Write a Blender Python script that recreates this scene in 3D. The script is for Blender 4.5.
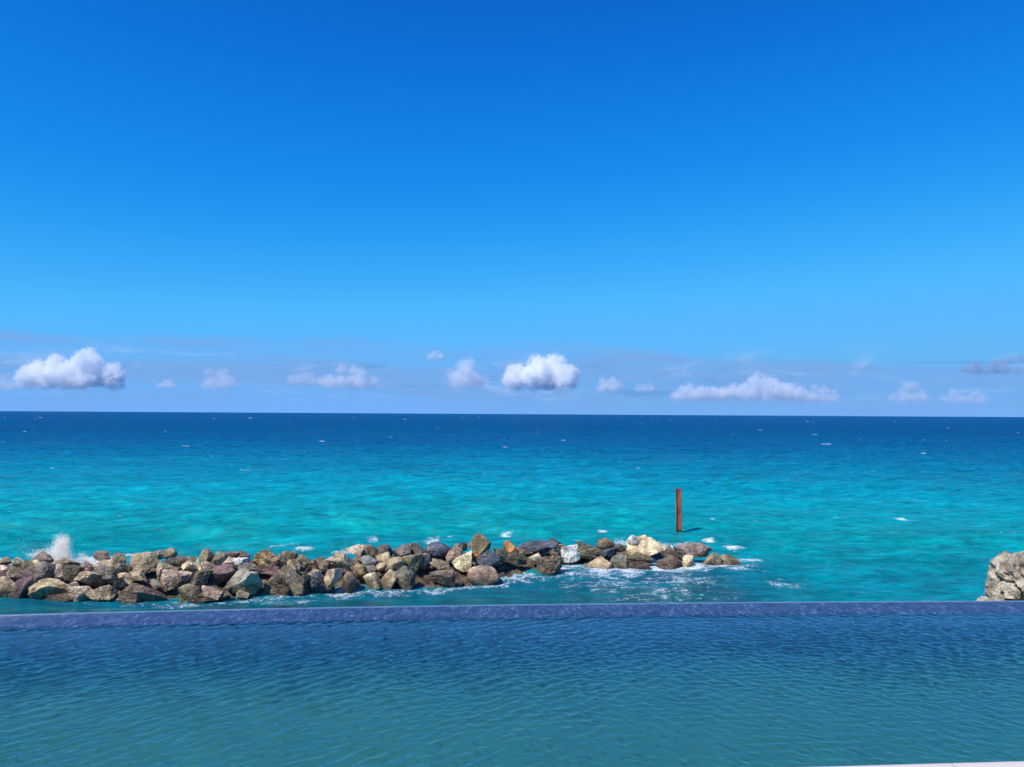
import bpy, bmesh, math, random
import numpy as np
from mathutils import Vector, Matrix, noise

for o in list(bpy.data.objects):
    bpy.data.objects.remove(o)
scene = bpy.context.scene
COL = scene.collection
R = math.radians

# ------------------------------------------------------------------ camera
H_CAM = 6.0            # eye height above the sea
F_PX = 773.0           # focal length in pixels of a 1024 wide frame
W_PX, H_PX = 1024, 767
PITCH, ROLL = 2.26, 0.336
cam_data = bpy.data.cameras.new("camera")
cam = bpy.data.objects.new("camera", cam_data)
COL.objects.link(cam)
scene.camera = cam
cam_data.sensor_fit = 'HORIZONTAL'
cam_data.sensor_width = 36.0
cam_data.lens = 36.0 * F_PX / W_PX
cam_data.clip_start = 0.1
cam_data.clip_end = 300000.0
CAM_M = (Matrix.Translation((0, 0, H_CAM)) @ Matrix.Rotation(R(90 + PITCH), 4, 'X')
         @ Matrix.Rotation(R(ROLL), 4, 'Z'))
cam.matrix_world = CAM_M

# ------------------------------------------------------------------ sun, sky, exposure
SUN_EL, SUN_AZ = 50.0, 228.0        # azimuth clockwise from +Y (the view direction)
SUN_STRENGTH = 4.1
SKY_STRENGTH = 0.1
sun_dir = Vector((math.sin(R(SUN_AZ)) * math.cos(R(SUN_EL)),
                  math.cos(R(SUN_AZ)) * math.cos(R(SUN_EL)), math.sin(R(SUN_EL))))
sl = bpy.data.lights.new("sun", 'SUN')
sl.energy = SUN_STRENGTH
sl.angle = R(0.5)
sl.color = (1.0, 0.945, 0.85)
so = bpy.data.objects.new("sun", sl)
COL.objects.link(so)
so.location = (-20, -20, 40)
so.rotation_euler = sun_dir.to_track_quat('Z', 'Y').to_euler()

scene.view_settings.view_transform = 'Standard'
scene.view_settings.look = 'None'
scene.view_settings.exposure = 0.0
scene.view_settings.gamma = 1.0
scene.view_settings.use_curve_mapping = False
scene.render.film_transparent = False
scene.cycles.max_bounces = 40
scene.cycles.diffuse_bounces = 12
scene.cycles.transmission_bounces = 12
scene.cycles.volume_bounces = 40
scene.cycles.use_denoising = True
scene.cycles.sample_clamp_indirect = 3.0
scene.cycles.transparent_max_bounces = 64
scene.cycles.caustics_reflective = False
scene.cycles.caustics_refractive = False


class NT:
    """small helper for writing node trees"""
    def __init__(self, tree):
        self.t = tree
        self.n = tree.nodes
        self.l = tree.links

    def put(self, sock, val):
        if isinstance(val, bpy.types.NodeSocket):
            self.l.new(val, sock)
        elif val is not None:
            sock.default_value = val

    def node(self, typ, ins=None, **props):
        nd = self.n.new(typ)
        for k, v in props.items():
            setattr(nd, k, v)
        for k, v in (ins or {}).items():
            self.put(nd.inputs[k], v)
        return nd

    def math(self, op, a, b=None, c=None, clamp=False):
        nd = self.n.new('ShaderNodeMath')
        nd.operation = op
        nd.use_clamp = clamp
        for i, v in enumerate((a, b, c)):
            if v is not None:
                self.put(nd.inputs[i], v)
        return nd.outputs[0]

    def mix(self, fac, a, b, blend='MIX'):
        nd = self.n.new('ShaderNodeMix')
        nd.data_type = 'RGBA'
        nd.blend_type = blend
        self.put(nd.inputs[0], fac)
        self.put(nd.inputs[6], a if isinstance(a, bpy.types.NodeSocket) else (*a[:3], 1))
        self.put(nd.inputs[7], b if isinstance(b, bpy.types.NodeSocket) else (*b[:3], 1))
        return nd.outputs[2]

    def ramp(self, fac, stops, interp='LINEAR'):
        nd = self.n.new('ShaderNodeValToRGB')
        cr = nd.color_ramp
        cr.interpolation = interp
        while len(cr.elements) < len(stops):
            cr.elements.new(0.5)
        for el, (p, c) in zip(cr.elements, stops):
            el.position = p
            el.color = (*c[:3], 1) if isinstance(c, (tuple, list)) else (c, c, c, 1)
        self.put(nd.inputs[0], fac)
        return nd.outputs[0]

    def smooth(self, v, lo, hi, a=0.0, b=1.0):
        nd = self.n.new('ShaderNodeMapRange')
        nd.interpolation_type = 'SMOOTHSTEP'
        self.put(nd.inputs[0], v)
        for i, x in enumerate((lo, hi, a, b)):
            self.put(nd.inputs[i + 1], x)
        return nd.outputs[0]

    def mapping(self, vec, scale=(1, 1, 1), loc=(0, 0, 0), rot=(0, 0, 0)):
        return self.node('ShaderNodeMapping', {0: vec, 1: loc, 2: rot, 3: scale}).outputs[0]

    def noise(self, vec, scale, detail=4, rough=0.55, dist=0.0):
        return self.node('ShaderNodeTexNoise', {'Vector': vec, 'Scale': scale, 'Detail': detail,
                                                'Roughness': rough, 'Distortion': dist}).outputs[0]

    def attr(self, name):
        return self.node('ShaderNodeAttribute', attribute_name=name).outputs['Fac']


def new_mat(name):
    m = bpy.data.materials.new(name)
    m.use_nodes = True
    m.node_tree.nodes.clear()
    nt = NT(m.node_tree)
    out = nt.node('ShaderNodeOutputMaterial')
    return m, nt, out


# world: Nishita sky, graded per channel to the deep blue of a dry trade-wind day, plus a faint far veil of stratus
world = bpy.data.worlds.new("World")
scene.world = world
world.use_nodes = True
world.node_tree.nodes.clear()
w = NT(world.node_tree)
wout = w.node('ShaderNodeOutputWorld')
bg = w.node('ShaderNodeBackground', {1: SKY_STRENGTH})
sky = w.node('ShaderNodeTexSky', sky_type='NISHITA', sun_disc=False, sun_elevation=R(SUN_EL),
             sun_rotation=R(SUN_AZ), air_density=0.6, dust_density=0.0, ozone_density=3.0, altitude=0.0)
sc_ = w.node('ShaderNodeVectorMath', {0: sky.outputs[0], 3: SKY_STRENGTH}, operation='SCALE')
cur = w.node('ShaderNodeRGBCurve', {'Color': sc_.outputs[0]})
PTS = [
    [(0, 0), (.042, .002), (.0627, .0037), (.079, .006), (.1127, .016), (.155, .043), (.225, .0865), (.39, .135), (.58, .165), (1, .2)],
    [(0, 0), (.077, .095), (.1125, .141), (.142, .198), (.197, .287), (.28, .405), (.375, .480), (.59, .475), (.77, .445), (1, .44)],
    [(0, 0), (.165, .42), (.2313, .597), (.285, .745), (.378, .863), (.50, .955), (.61, 1.0), (.80, .955), (.85, .914), (1, .9)]]
for ci, pts in enumerate(PTS):
    cv = cur.mapping.curves[ci]
    while len(cv.points) < len(pts):
        cv.points.new(0.5, 0.5)
    for p, (a, b) in zip(cv.points, pts):
        p.location = (a, b)
        p.handle_type = 'AUTO_CLAMPED'
cur.mapping.update()
wd = w.node('ShaderNodeTexCoord').outputs['Generated']
sx = w.node('ShaderNodeSeparateXYZ', {0: wd})
az = w.math('ARCTAN2', sx.outputs[0], sx.outputs[1])
el = w.math('ARCSINE', sx.outputs[2])
cv_ = w.node('ShaderNodeCombineXYZ', {0: w.math('MULTIPLY', az, 2.6), 1: w.math('MULTIPLY', el, 30.0), 2: 3.7}).outputs[0]
vn = w.noise(cv_, 1.0, 7, 0.56, 0.5)
azn = w.noise(w.node('ShaderNodeCombineXYZ', {0: w.math('MULTIPLY', az, 3.0), 1: 9.1}).outputs[0], 1.0, 2, .5)
top = w.math('ADD', R(5.15), w.math('MULTIPLY', w.math('SUBTRACT', azn, .5), R(2.6)))
top = w.math('SUBTRACT', top, w.math('MULTIPLY', w.math('MAXIMUM', w.math('SUBTRACT', az, .06), 0), 0.085))
band = w.math('MULTIPLY', w.smooth(el, w.math('SUBTRACT', top, R(.5)), w.math('ADD', top, R(.35)), 1.0, 0.0),
              w.smooth(el, R(-.3), R(1.8), .35, 1.0))
veil = w.math('MULTIPLY', band, w.smooth(vn, .38, .58, .35, 1.0))
veiled = w.mix(veil, cur.outputs[0], (.185, .405, .82))
wn1 = w.noise(w.node('ShaderNodeCombineXYZ', {0: w.math('MULTIPLY', az, 11.0), 1: w.math('MULTIPLY', el, 46.0), 2: 1.3}).outputs[0], 1.0, 8, .64, .6)
wband = w.math('MULTIPLY', w.smooth(el, R(.6), R(1.6)), w.smooth(el, R(3.2), R(5.0), 1.0, 0.0))
wisp = w.math('MULTIPLY', wband, w.smooth(wn1, .50, .72, 0.0, .6))
veiled = w.mix(wisp, veiled, (.42, .58, .95))
dark = w.noise(w.node('ShaderNodeCombineXYZ', {0: w.math('MULTIPLY', az, 9.0), 1: w.math('MULTIPLY', el, 70.0), 2: 6.3}).outputs[0], 1.0, 6, .6, .4)
veiled = w.mix(w.math('MULTIPLY', w.math('MULTIPLY', wband, .38), w.smooth(dark, .54, .70)), veiled, (.10, .27, .62))
back = w.node('ShaderNodeVectorMath', {0: veiled, 3: 1.0 / SKY_STRENGTH}, operation='SCALE')
w.l.new(back.outputs[0], bg.inputs[0])
w.l.new(bg.outputs[0], wout.inputs[0])


# ------------------------------------------------------------------ helpers
def ray(px, py):
    d = CAM_M.to_3x3() @ Vector(((px - W_PX / 2) / F_PX, -(py - H_PX / 2) / F_PX, -1.0))
    return d / d.y                       # scaled so that y is one


def at_depth(px, py, Y):
    d = ray(px, py)
    return Vector((d.x * Y, Y, H_CAM + d.z * Y))


def on_level(px, py, z):
    d = ray(px, py)
    Y = (z - H_CAM) / d.z
    return at_depth(px, py, Y)


def tag(o, label=None, cat=None, group=None, kind=None):
    if label: o['label'] = label
    if cat: o['category'] = cat
    if group: o['group'] = group
    if kind: o['kind'] = kind
    return o


def link(name, me, mat=None, parent=None, smooth=False):
    o = bpy.data.objects.new(name, me)
    COL.objects.link(o)
    if mat: me.materials.append(mat)
    if parent: o.parent = parent
    if smooth:
        me.polygons.foreach_set('use_smooth', [True] * len(me.polygons))
    return o


def mesh_from(name, verts, faces):
    me = bpy.data.meshes.new(name)
    me.from_pydata([tuple(v) for v in verts], [], faces)
    me.update()
    return me


def grid_mesh(name, P):
    """P: (rows, cols, 3) array to a quad sheet"""
    r, c = P.shape[:2]
    me = bpy.data.meshes.new(name)
    me.vertices.add(r * c)
    me.vertices.foreach_set('co', P.reshape(-1).astype(np.float32))
    i = np.arange(r * c).reshape(r, c)
    q = np.stack([i[:-1, :-1], i[:-1, 1:], i[1:, 1:], i[1:, :-1]], -1).reshape(-1, 4)
    n = len(q)
    me.loops.add(n * 4)
    me.loops.foreach_set('vertex_index', q.reshape(-1).astype(np.int32))
    me.polygons.add(n)
    me.polygons.foreach_set('loop_start', np.arange(0, n * 4, 4, dtype=np.int32))
    me.polygons.foreach_set('loop_total', np.full(n, 4, dtype=np.int32))
    me.polygons.foreach_set('use_smooth', np.ones(n, dtype=bool))
    me.update(calc_edges=True)
    me.validate()
    return me


def set_attr(me, name, arr):
    a = me.attributes.new(name, 'FLOAT', 'POINT')
    a.data.foreach_set('value', np.asarray(arr, dtype=np.float32).reshape(-1))


def value_noise(x, y, seed=0):
    """smooth 2D value noise in numpy, range 0 to 1"""
    xi, yi = np.floor(x).astype(np.int64), np.floor(y).astype(np.int64)
    fx, fy = x - xi, y - yi
    fx, fy = fx * fx * (3 - 2 * fx), fy * fy * (3 - 2 * fy)

    def h(a, b):
        v = (a * 374761393 + b * 668265263 + seed * 974634777) & 0xffffffff
        v = ((v ^ (v >> 13)) * 1274126177) & 0xffffffff
        return ((v ^ (v >> 16)) & 0xffff) / 65535.0
    return ((h(xi, yi) * (1 - fx) + h(xi + 1, yi) * fx) * (1 - fy)
            + (h(xi, yi + 1) * (1 - fx) + h(xi + 1, yi + 1) * fx) * fy)


def fbm(x, y, octaves=4, seed=0):
    s, a, t = 0, 1.0, 0
    for k in range(octaves):
        s = s + a * value_noise(x * 2 ** k + 17.3 * k, y * 2 ** k - 9.1 * k, seed + k)
        t += a
        a *= .5
    return s / t


# ------------------------------------------------------------------ the breakwater's line on the sea (world positions)
WATERLINE = [(-140, 599), (0, 597), (200, 596), (300, 589), (400, 584), (480, 580), (560, 573), (650, 570), (738, 566)]
wl_px = np.array([p[0] for p in WATERLINE], float)
wl_pt = [on_level(a, b, 0.0) for a, b in WATERLINE]
wl_X = np.array([p.x for p in wl_pt])
wl_Y = np.array([p.y for p in wl_pt])


def front_y(X):
    return np.interp(X, wl_X, wl_Y)


BW_END = wl_X[-1]

# ------------------------------------------------------------------ sea
rng = np.random.default_rng(7)


def wave_field(X, Y, comps, spacing):
    Z = np.zeros_like(X)
    for (lam, ang, amp, ph) in comps:
        k = 2 * math.pi / lam
        fade = np.clip((lam / spacing - 2.5) / 2.5, 0, 1)
        a = k * (X * math.cos(ang) + Y * math.sin(ang)) + ph
        s = np.sin(a)
        Z += fade * amp * (s + .22 * np.cos(2 * a))
    return Z


def sea_comps(n, lmin, lmax, slope, main, spread):
    out = []
    for i in range(n):
        lam = lmin * (lmax / lmin) ** rng.random()
        ang = main + rng.normal() * spread
        out.append((lam, ang, slope * lam / (2 * math.pi), rng.random() * 6.283))
    return out


ys = [10.0]
while ys[-1] < 700:
    ys.append(ys[-1] + max(.07, ys[-1] * .0052))
ys = np.array(ys)
NC = 760
t = np.linspace(-1, 1, NC)
Yg = np.repeat(ys[:, None], NC, 1)
half = .85 * ys + 8.0
Xg = half[:, None] * t[None, :]
spacing = np.maximum(.07, Yg * .0052)
spac2 = np.maximum(spacing * .8, (half * 2 / NC)[:, None])
comps = sea_comps(46, .7, 5.0, .044, R(-97), .42) + sea_comps(16, 5, 16, .022, R(-100), .22) + sea_comps(8, 16, 45, .016, R(-95), .15)
Zg = wave_field(Xg, Yg, comps, spac2)
fy = front_y(Xg)
lag = np.clip((fy + .6 - Yg) / 2.0, 0, 1) * np.clip((BW_END + 2.5 - Xg) / 4.0, 0, 1)      # 1 in the sheltered water
gust = .55 + .9 * fbm(Xg / 24 + 5, Yg / 38, 3, 3)
near_bw = np.exp(-((Yg - fy - 1.0) / 3.0) ** 2) * np.clip((BW_END + 3 - Xg) / 4.0, 0, 1)
Zg = Zg * (1 - .80 * np.maximum(lag, .8 * near_bw)) * gust
# edge of the fan and the far end calm down so the sheet joins the flat far sea
Zg *= np.clip((700 - Yg) / 250, 0, 1)
sea_me = grid_mesh("sea", np.stack([Xg, Yg, Zg], -1))
# foam laid where the photograph shows it, as places on the water
FOAM = [  # px, py, half width px, half height px, strength
    (20, 556, 40, 3, .8), (62, 557, 40, 3, 1.1), (95, 556, 22, 3, 1.1), (137, 553, 16, 3, 1.0),
    (283, 546, 14, 1.6, 1.15), (303, 549, 12, 1.5, .8), (322, 555, 10, 2, .9), (341, 551, 9, 2.5, 1.1), (372, 545, 8, 1.6, .8),
    (432, 546, 8, 3, 1.0), (450, 539, 3, 1.3, 1.0), (505, 537, 7, 1.6, 1.0), (530, 541, 26, 1.7, 1.15), (556, 545, 18, 2, .9),
    (570, 543, 14, 2, .9), (603, 535, 6, .9, .9), (625, 545, 12, 3.5, 1.0), (668, 549, 9, 5, 1.1), (690, 545, 14, 2, 1.1), (709, 542, 8, 1.5, 1.1),
    (733, 551, 11, 1.5, 1.0), (748, 561, 16, 2.0, .95), (735, 524, 5, .6, 1.2), (713, 522, 3, .6, 1.1), (757, 525, 4, .6, .7),
    (902, 521.5, 6, .8, 1.35), (836, 521, 5, .6, .7), (1010, 537, 15, .9, 1.25), (934, 573, 5, .6, .8), (785, 583, 22, 5, .62),
    # lee side
    (125, 590, 8, 3, .85), (158, 588, 16, 4, .75), (170, 600, 20, 4, .6), (345, 586, 22, 3, .9), (300, 597, 26, 4, .6), (340, 595, 22, 4, .6),
    (275, 594, 14, 3, .55), (390, 587, 26, 2.5, .72), (425, 572, 10, 4, 1.05), (440, 584, 18, 3, .75), (462, 580, 10, 4, .6),
    (510, 566, 12, 5, 1.0), (530, 561, 14, 4, 1.1), (520, 574, 20, 5, .78), (575, 566, 20, 6, .9), (600, 572, 24, 5, .85), (630, 573, 20, 4, .95),
    (560, 570, 14, 4, .8), (610, 571, 12, 3, 1.1), (665, 568, 26, 4, 1.2), (700, 567, 14, 4, 1.0), (655, 563, 14, 4, .9),
    (620, 582, 70, 8, .55), (680, 579, 50, 7, .60), (645, 594, 60, 5, .42), (700, 592, 40, 6, .36), (740, 570, 24, 3, .7), (670, 590, 30, 6, .62)]
foam = np.zeros_like(Xg)
for (px, py, hx, hy, st) in FOAM:
    p = on_level(px, py, 0.0)
    rx = hx / F_PX * p.y
    ry = abs(on_level(px, py - hy, 0.0).y - on_level(px, py + hy, 0.0).y) / 2
    d2 = ((Xg - p.x) / rx) ** 2 + ((Yg - p.y) / ry) ** 2
    foam = np.maximum(foam, st * np.exp(-.8 * d2))
SUBXY = [(6, 606, 26), (60, 604, 34), (100, 603, 30), (232, 602, 44), (330, 601, 26), (404, 594, 38), (452, 591, 38), (545, 599, 36), (500, 598, 24), (280, 603, 30)]
clear = np.clip((fy + .3 - Yg) / .8, 0, 1) * np.clip((BW_END + 2.5 - Xg) / 4.0, 0, 1) * np.clip(.35 + 1.1 * fbm(Xg / 3.0, Yg / 3.0, 3, 11), .22, .62)
vis = np.clip(fy - 23.2, 1.2, 6.0)          # width of the lee water one can see past the pool rim
lag2 = np.clip((fy + .5 - Yg) / .5, 0, 1) * np.clip((BW_END + 2.5 - Xg) / 4.0, 0, 1)
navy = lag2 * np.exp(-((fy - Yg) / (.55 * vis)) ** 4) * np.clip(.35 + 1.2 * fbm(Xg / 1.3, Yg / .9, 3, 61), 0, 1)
for (px, py, hx) in SUBXY:
    p = on_level(px, py, 0.0)
    rx = hx / F_PX * p.y
    clear = np.maximum(clear, .86 * np.exp(-((Xg - p.x) / rx) ** 2 - ((Yg - p.y) / (.9 * rx)) ** 2))
clear = clear * np.clip((fy - Yg) / vis * 1.7 - .35 + .9 * (fbm(Xg / 1.1, Yg / .8, 3, 71) - .5), 0, 1)
wash = np.exp(-((Yg - fy + .12) / .34) ** 2) * np.clip((BW_END + .4 - Xg) / .6, 0, 1) * np.clip((Xg + 18) / 10, .35, 1)
foam = np.maximum(foam, wash * (.45 + .75 * fbm(Xg * .8, Yg * .4, 3, 81)) * (.72 + .28 * np.clip(Xg / 3.0, 0, 1)))
foam = np.where(foam > .72, foam + .16, foam * 1.10)
set_attr(sea_me, 'foam', foam)
set_attr(sea_me, 'clear', clear)
set_attr(sea_me, 'navy', navy)

m_sea, n, out = new_mat("sea_water")
pos = n.node('ShaderNodeNewGeometry').outputs['Position']
sp = n.node('ShaderNodeSeparateXYZ', {0: pos})
warp = n.noise(n.mapping(pos, (.006, .011, 0)), 1.0, 4, .55)
logd = n.math('LOGARITHM', n.math('MAXIMUM', sp.outputs[1], 5.0), 10.0)
logd = n.math('ADD', logd, n.math('MULTIPLY', n.math('SUBTRACT', warp, .5), .34))
side = n.math('MULTIPLY', n.math('ABSOLUTE', n.math('DIVIDE', sp.outputs[0], n.math('ADD', sp.outputs[1], 20.0))), .10)
logd = n.math('ADD', logd, side)
body = n.ramp(n.math('DIVIDE', logd, 4.0), [
    (.300, (.000, .225, .225)), (.345, (.000, .215, .235)), (.365, (.000, .205, .240)), (.395, (.000, .270, .275)), (.44, (.000, .290, .335)), (.475, (.000, .215, .300)), (.515, (.000, .145, .255)),
    (.56, (.000, .094, .220)), (.62, (.000, .078, .195)), (.80, (.000, .080, .225)), (1.0, (.000, .092, .255))])
# patches of weed and sand on the bottom, and light and dark of the wave chop painted into the colour
patch = n.noise(n.mapping(pos, (.030, .075, 0)), 1.0, 5, .6)
body = n.mix(n.smooth(patch, .50, .74, 0, .28), body, (.0, .105, .155))
for scl, lo_, hi_ in (((.035, .10, 0), .93, 1.07), ((.12, .34, 0), .90, 1.10), ((.36, .95, 0), .76, 1.30), ((1.1, 2.4, 0), .72, 1.34)):
    body = n.mix(1.0, body, n.ramp(n.noise(n.mapping(pos, scl), 1.0, 4, .62, .4), [(.32, lo_), (.68, hi_)]), 'MULTIPLY')
body = n.mix(n.math('MULTIPLY', n.attr('navy'), .62), body, (.000, .065, .145))  # dark reflection of the shaded rocks, painted into the water colour
b1 = n.noise(n.mapping(pos, (1.3, 2.6, 1)), 1.0, 6, .62)
b2 = n.noise(n.mapping(pos, (.10, .25, 1)), 1.0, 6, .65)
bump = n.node('ShaderNodeBump', {'Strength': .7, 'Distance': .20, 'Height': b1})
bump2 = n.node('ShaderNodeBump', {'Strength': .6, 'Distance': 1.3, 'Height': b2, 'Normal': bump.outputs[0]})
wfr = n.node('ShaderNodeFresnel', {'IOR': 1.333, 'Normal': bump2.outputs[0]})
wdif = n.node('ShaderNodeBsdfDiffuse', {'Color': body})
wglo = n.node('ShaderNodeBsdfGlossy', {'Color': (1, 1, 1, 1), 'Roughness': .12, 'Normal': bump2.outputs[0]})
# far out the eye meets only the near faces of the waves, so little of the low sky is mirrored
water = n.node('ShaderNodeMixShader', {0: n.math('MULTIPLY', wfr.outputs[0], n.smooth(logd, 1.45, 2.6, .42, .075)), 1: wdif.outputs[0], 2: wglo.outputs[0]})
# sheltered water is thin and clear enough to show the bottom
tint = n.node('ShaderNodeBsdfTransparent', {0: (.30, .74, .75, 1)})
gl = n.node('ShaderNodeBsdfGlossy', {'Color': (1, 1, 1, 1), 'Roughness': .06, 'Normal': bump.outputs[0]})
fr = n.node('ShaderNodeFresnel', {'IOR': 1.333, 'Normal': bump.outputs[0]})
lagw = n.node('ShaderNodeMixShader', {0: n.math('MULTIPLY', fr.outputs[0], .9), 1: tint.outputs[0], 2: gl.outputs[0]})
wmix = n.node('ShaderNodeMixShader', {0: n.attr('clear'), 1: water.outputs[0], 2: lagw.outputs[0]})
# foam: torn sheets where it is thick, lace where it thins out
wv = n.node('ShaderNodeVectorMath', {0: n.node('ShaderNodeTexNoise', {'Vector': pos, 'Scale': 1.7, 'Detail': 3}).outputs[1], 3: .9}, operation='SCALE').outputs[0]
wp = n.node('ShaderNodeVectorMath', {0: n.mapping(pos, (1, 1, .05)), 1: wv}, operation='ADD').outputs[0]
vor = n.node('ShaderNodeTexVoronoi', {'Vector': wp, 'Scale': 3.6}, feature='DISTANCE_TO_EDGE').outputs['Distance']
vor2 = n.node('ShaderNodeTexVoronoi', {'Vector': wp, 'Scale': 8.5}, feature='DISTANCE_TO_EDGE').outputs['Distance']
fn = n.noise(n.mapping(pos, (1.9, 2.6, 0)), 1.0, 8, .72, .6)
fa = n.attr('foam')
fmod = n.math('ADD', fa, n.math('MULTIPLY', n.math('SUBTRACT', fn, .5), 2.6))
sheet = n.smooth(fmod, .80, 1.28, 0, .95)
lace_w = n.math('MULTIPLY', n.smooth(fmod, .34, .90), .095)
lace = n.math('MULTIPLY', n.smooth(n.math('SUBTRACT', lace_w, n.math('MINIMUM', vor, n.math('MULTIPLY', vor2, 1.7))), -.012, .03), .6)
ff = n.math('MAXIMUM', sheet, lace, clamp=True)
foam_b = n.node('ShaderNodeBsdfDiffuse', {0: (.80, .84, .86, 1)})
smix = n.node('ShaderNodeMixShader', {0: ff, 1: wmix.outputs[0], 2: foam_b.outputs[0]})
n.l.new(smix.outputs[0], out.inputs[0])
sea = link("sea", sea_me, m_sea)
tag(sea, kind='structure')
# the far sea: one flat ring out to the horizon, 4 mm lower than the near sheet's mean level, edges tucked under it
fv, ff_ = [], []
far_rows = [640, 900, 1400, 2500, 5000, 10000, 30000, 90000, 160000]
for i, y in enumerate(far_rows):
    hx = .85 * y + 8
    for k in range(9):
        fv.append((hx * 2.2 * (k / 4 - 1), y, -.004 if i else -.35))
for i in range(len(far_rows) - 1):
    for k in range(8):
        a = i * 9 + k
        ff_.append((a, a + 1, a + 10, a + 9))
far_me = mesh_from("sea_far", fv, ff_)
set_attr(far_me, 'foam', np.zeros(len(fv)))
set_attr(far_me, 'clear', np.zeros(len(fv)))
set_attr(far_me, 'navy', np.zeros(len(fv)))
bm = bmesh.new()
bm.from_mesh(sea_me)
bm.from_mesh(far_me)
# wings beside the near fan and the water under the terrace, so that the sheet has no open side
for s in (-1, 1):
    rows = []
    for y in (-60, 10, 60, 200, 640, 900):
        hx = .85 * max(y, 10) + 7.9
        rows.append((bm.verts.new((s * hx, y, -.05)), bm.verts.new((s * (hx * 2.2 + 120), y, -.05))))
    for (a, b), (c, d) in zip(rows, rows[1:]):
        bm.faces.new((a, b, d, c) if s > 0 else (b, a, c, d))
q = [bm.verts.new(v) for v in ((-16.4, -60, -.05), (16.4, -60, -.05), (16.4, 10.1, -.05), (-16.4, 10.1, -.05))]
bm.faces.new(q)
bm.to_mesh(sea_me)
bm.free()
bpy.data.meshes.remove(far_me)
sea_me.materials.clear()
sea_me.materials.append(m_sea)

# ------------------------------------------------------------------ seabed
gx = np.linspace(-45, 45, 181)
gy = np.linspace(4, 64, 141)
GX, GY = np.meshgrid(gx, gy)
bedz = -1.15 - .05 * np.maximum(GY - 30, 0) - .45 * fbm(GX / 2.5, GY / 2.5, 4, 5) - .3 * fbm(GX / 9, GY / 9, 2, 8)
bed_me = grid_mesh("seabed", np.stack([GX, GY, bedz], -1))
m_bed, n, out = new_mat("seabed_sand")
pos = n.node('ShaderNodeNewGeometry').outputs['Position']
c = n.mix(n.smooth(n.noise(pos, .55, 5, .6), .42, .62), (.58, .66, .46), (.26, .36, .22))
b = n.node('ShaderNodeBsdfPrincipled', {'Base Color': c, 'Roughness': .9})
n.l.new(b.outputs[0], out.inputs[0])
tag(link("seabed", bed_me, m_bed), kind='structure')

# ------------------------------------------------------------------ rock material and rock maker
def rock_material(name, banded=False, pitted=False):
    m, n, out = new_mat(name)
    tc = n.node('ShaderNodeTexCoord').outputs['Object']
    oi = n.node('ShaderNodeObjectInfo')
    off = n.node('ShaderNodeVectorMath', {0: tc, 1: n.node('ShaderNodeCombineXYZ', {
        0: n.math('MULTIPLY', oi.outputs['Random'], 40.0), 1: n.math('MULTIPLY', oi.outputs['Random'], 17.0)}).outputs[0]}, operation='ADD').outputs[0]
    base = oi.outputs['Color']
    big = n.noise(off, 2.2, 5, .6, .5)
    med = n.noise(off, 5.5, 6, .72, .3)
    fin = n.noise(off, 15.0, 4, .7)
    col = n.mix(n.smooth(big, .40, .60), n.mix(1.0, base, (.58, .54, .50), 'MULTIPLY'), n.mix(1.0, base, (1.30, 1.26, 1.18), 'MULTIPLY'))
    col = n.mix(1.0, col, n.ramp(med, [(.30, .55), (.5, 1.0), (.70, 1.42)]), 'MULTIPLY')
    # pale scale and shell grit, rust bloom, dark lichen
    col = n.mix(n.smooth(n.noise(off, 3.3, 6, .72, .3), .58, .68, 0, .50), col, (.60, .50, .35))
    col = n.mix(n.smooth(n.noise(n.mapping(off, (1, 1, 1), (3, 13, 5)), 2.6, 5, .7, .3), .62, .72, 0, .35), col, (.26, .13, .06))
    col = n.mix(n.smooth(n.noise(n.mapping(off, (1, 1, 1), (7, 3, 1)), 3.0, 6, .74), .58, .70, 0, .72), col, (.05, .045, .036))
    col = n.mix(n.smooth(fin, .58, .70, 0, .5), col, (.045, .04, .035))
    col = n.mix(n.smooth(n.noise(n.mapping(off, (1, 1, 1), (2, 9, 4)), 11.0, 4, .7), .58, .68, 0, .60), col, (.62, .56, .45))
    if banded:
        wvt = n.node('ShaderNodeTexWave', {'Vector': n.mapping(off, (1, .4, 1), (0, 0, 0), (0, R(-58), 0)), 'Scale': 4.2, 'Distortion': 5.0, 'Detail': 4, 'Detail Scale': 2.0}).outputs[1]
        col = n.mix(n.smooth(wvt, .35, .8, 0, .55), col, (.40, .42, .36))
    # wet, algae-dark foot near the water: a real tide mark at a fixed height
    wz = n.node('ShaderNodeSeparateXYZ', {0: n.node('ShaderNodeNewGeometry').outputs['Position']}).outputs[2]
    wet = n.smooth(n.math('ADD', wz, n.math('MULTIPLY', n.math('SUBTRACT', big, .5), .7)), .14, .42, 1.0, 0.0)
    col = n.mix(n.math('MULTIPLY', wet, .75), col, n.mix(1.0, col, (.50, .40, .32), 'MULTIPLY'))
    hgt = n.math('ADD', n.math('MULTIPLY', med, 1.0), n.math('MULTIPLY', fin, .35))
    if pitted:
        pit = n.node('ShaderNodeTexVoronoi', {'Vector': off, 'Scale': 7.0, 'Randomness': 1.0}).outputs['Distance']
        hgt = n.math('ADD', hgt, n.math('MULTIPLY', n.smooth(pit, .1, .45), .9))
    bp = n.node('ShaderNodeBump', {'Strength': .8, 'Distance': .06, 'Height': hgt})
    b = n.node('ShaderNodeBsdfPrincipled', {'Base Color': col, 'Roughness': n.math('SUBTRACT', .88, n.math('MULTIPLY', wet, .5)), 'Normal': bp.outputs[0]})
    n.l.new(b.outputs[0], out.inputs[0])
    return m


M_ROCK = rock_material("boulder_stone")
M_BAND = rock_material("banded_stone", banded=True)
M_LIME = rock_material("pitted_limestone", pitted=True)

_ico = {}


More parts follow.
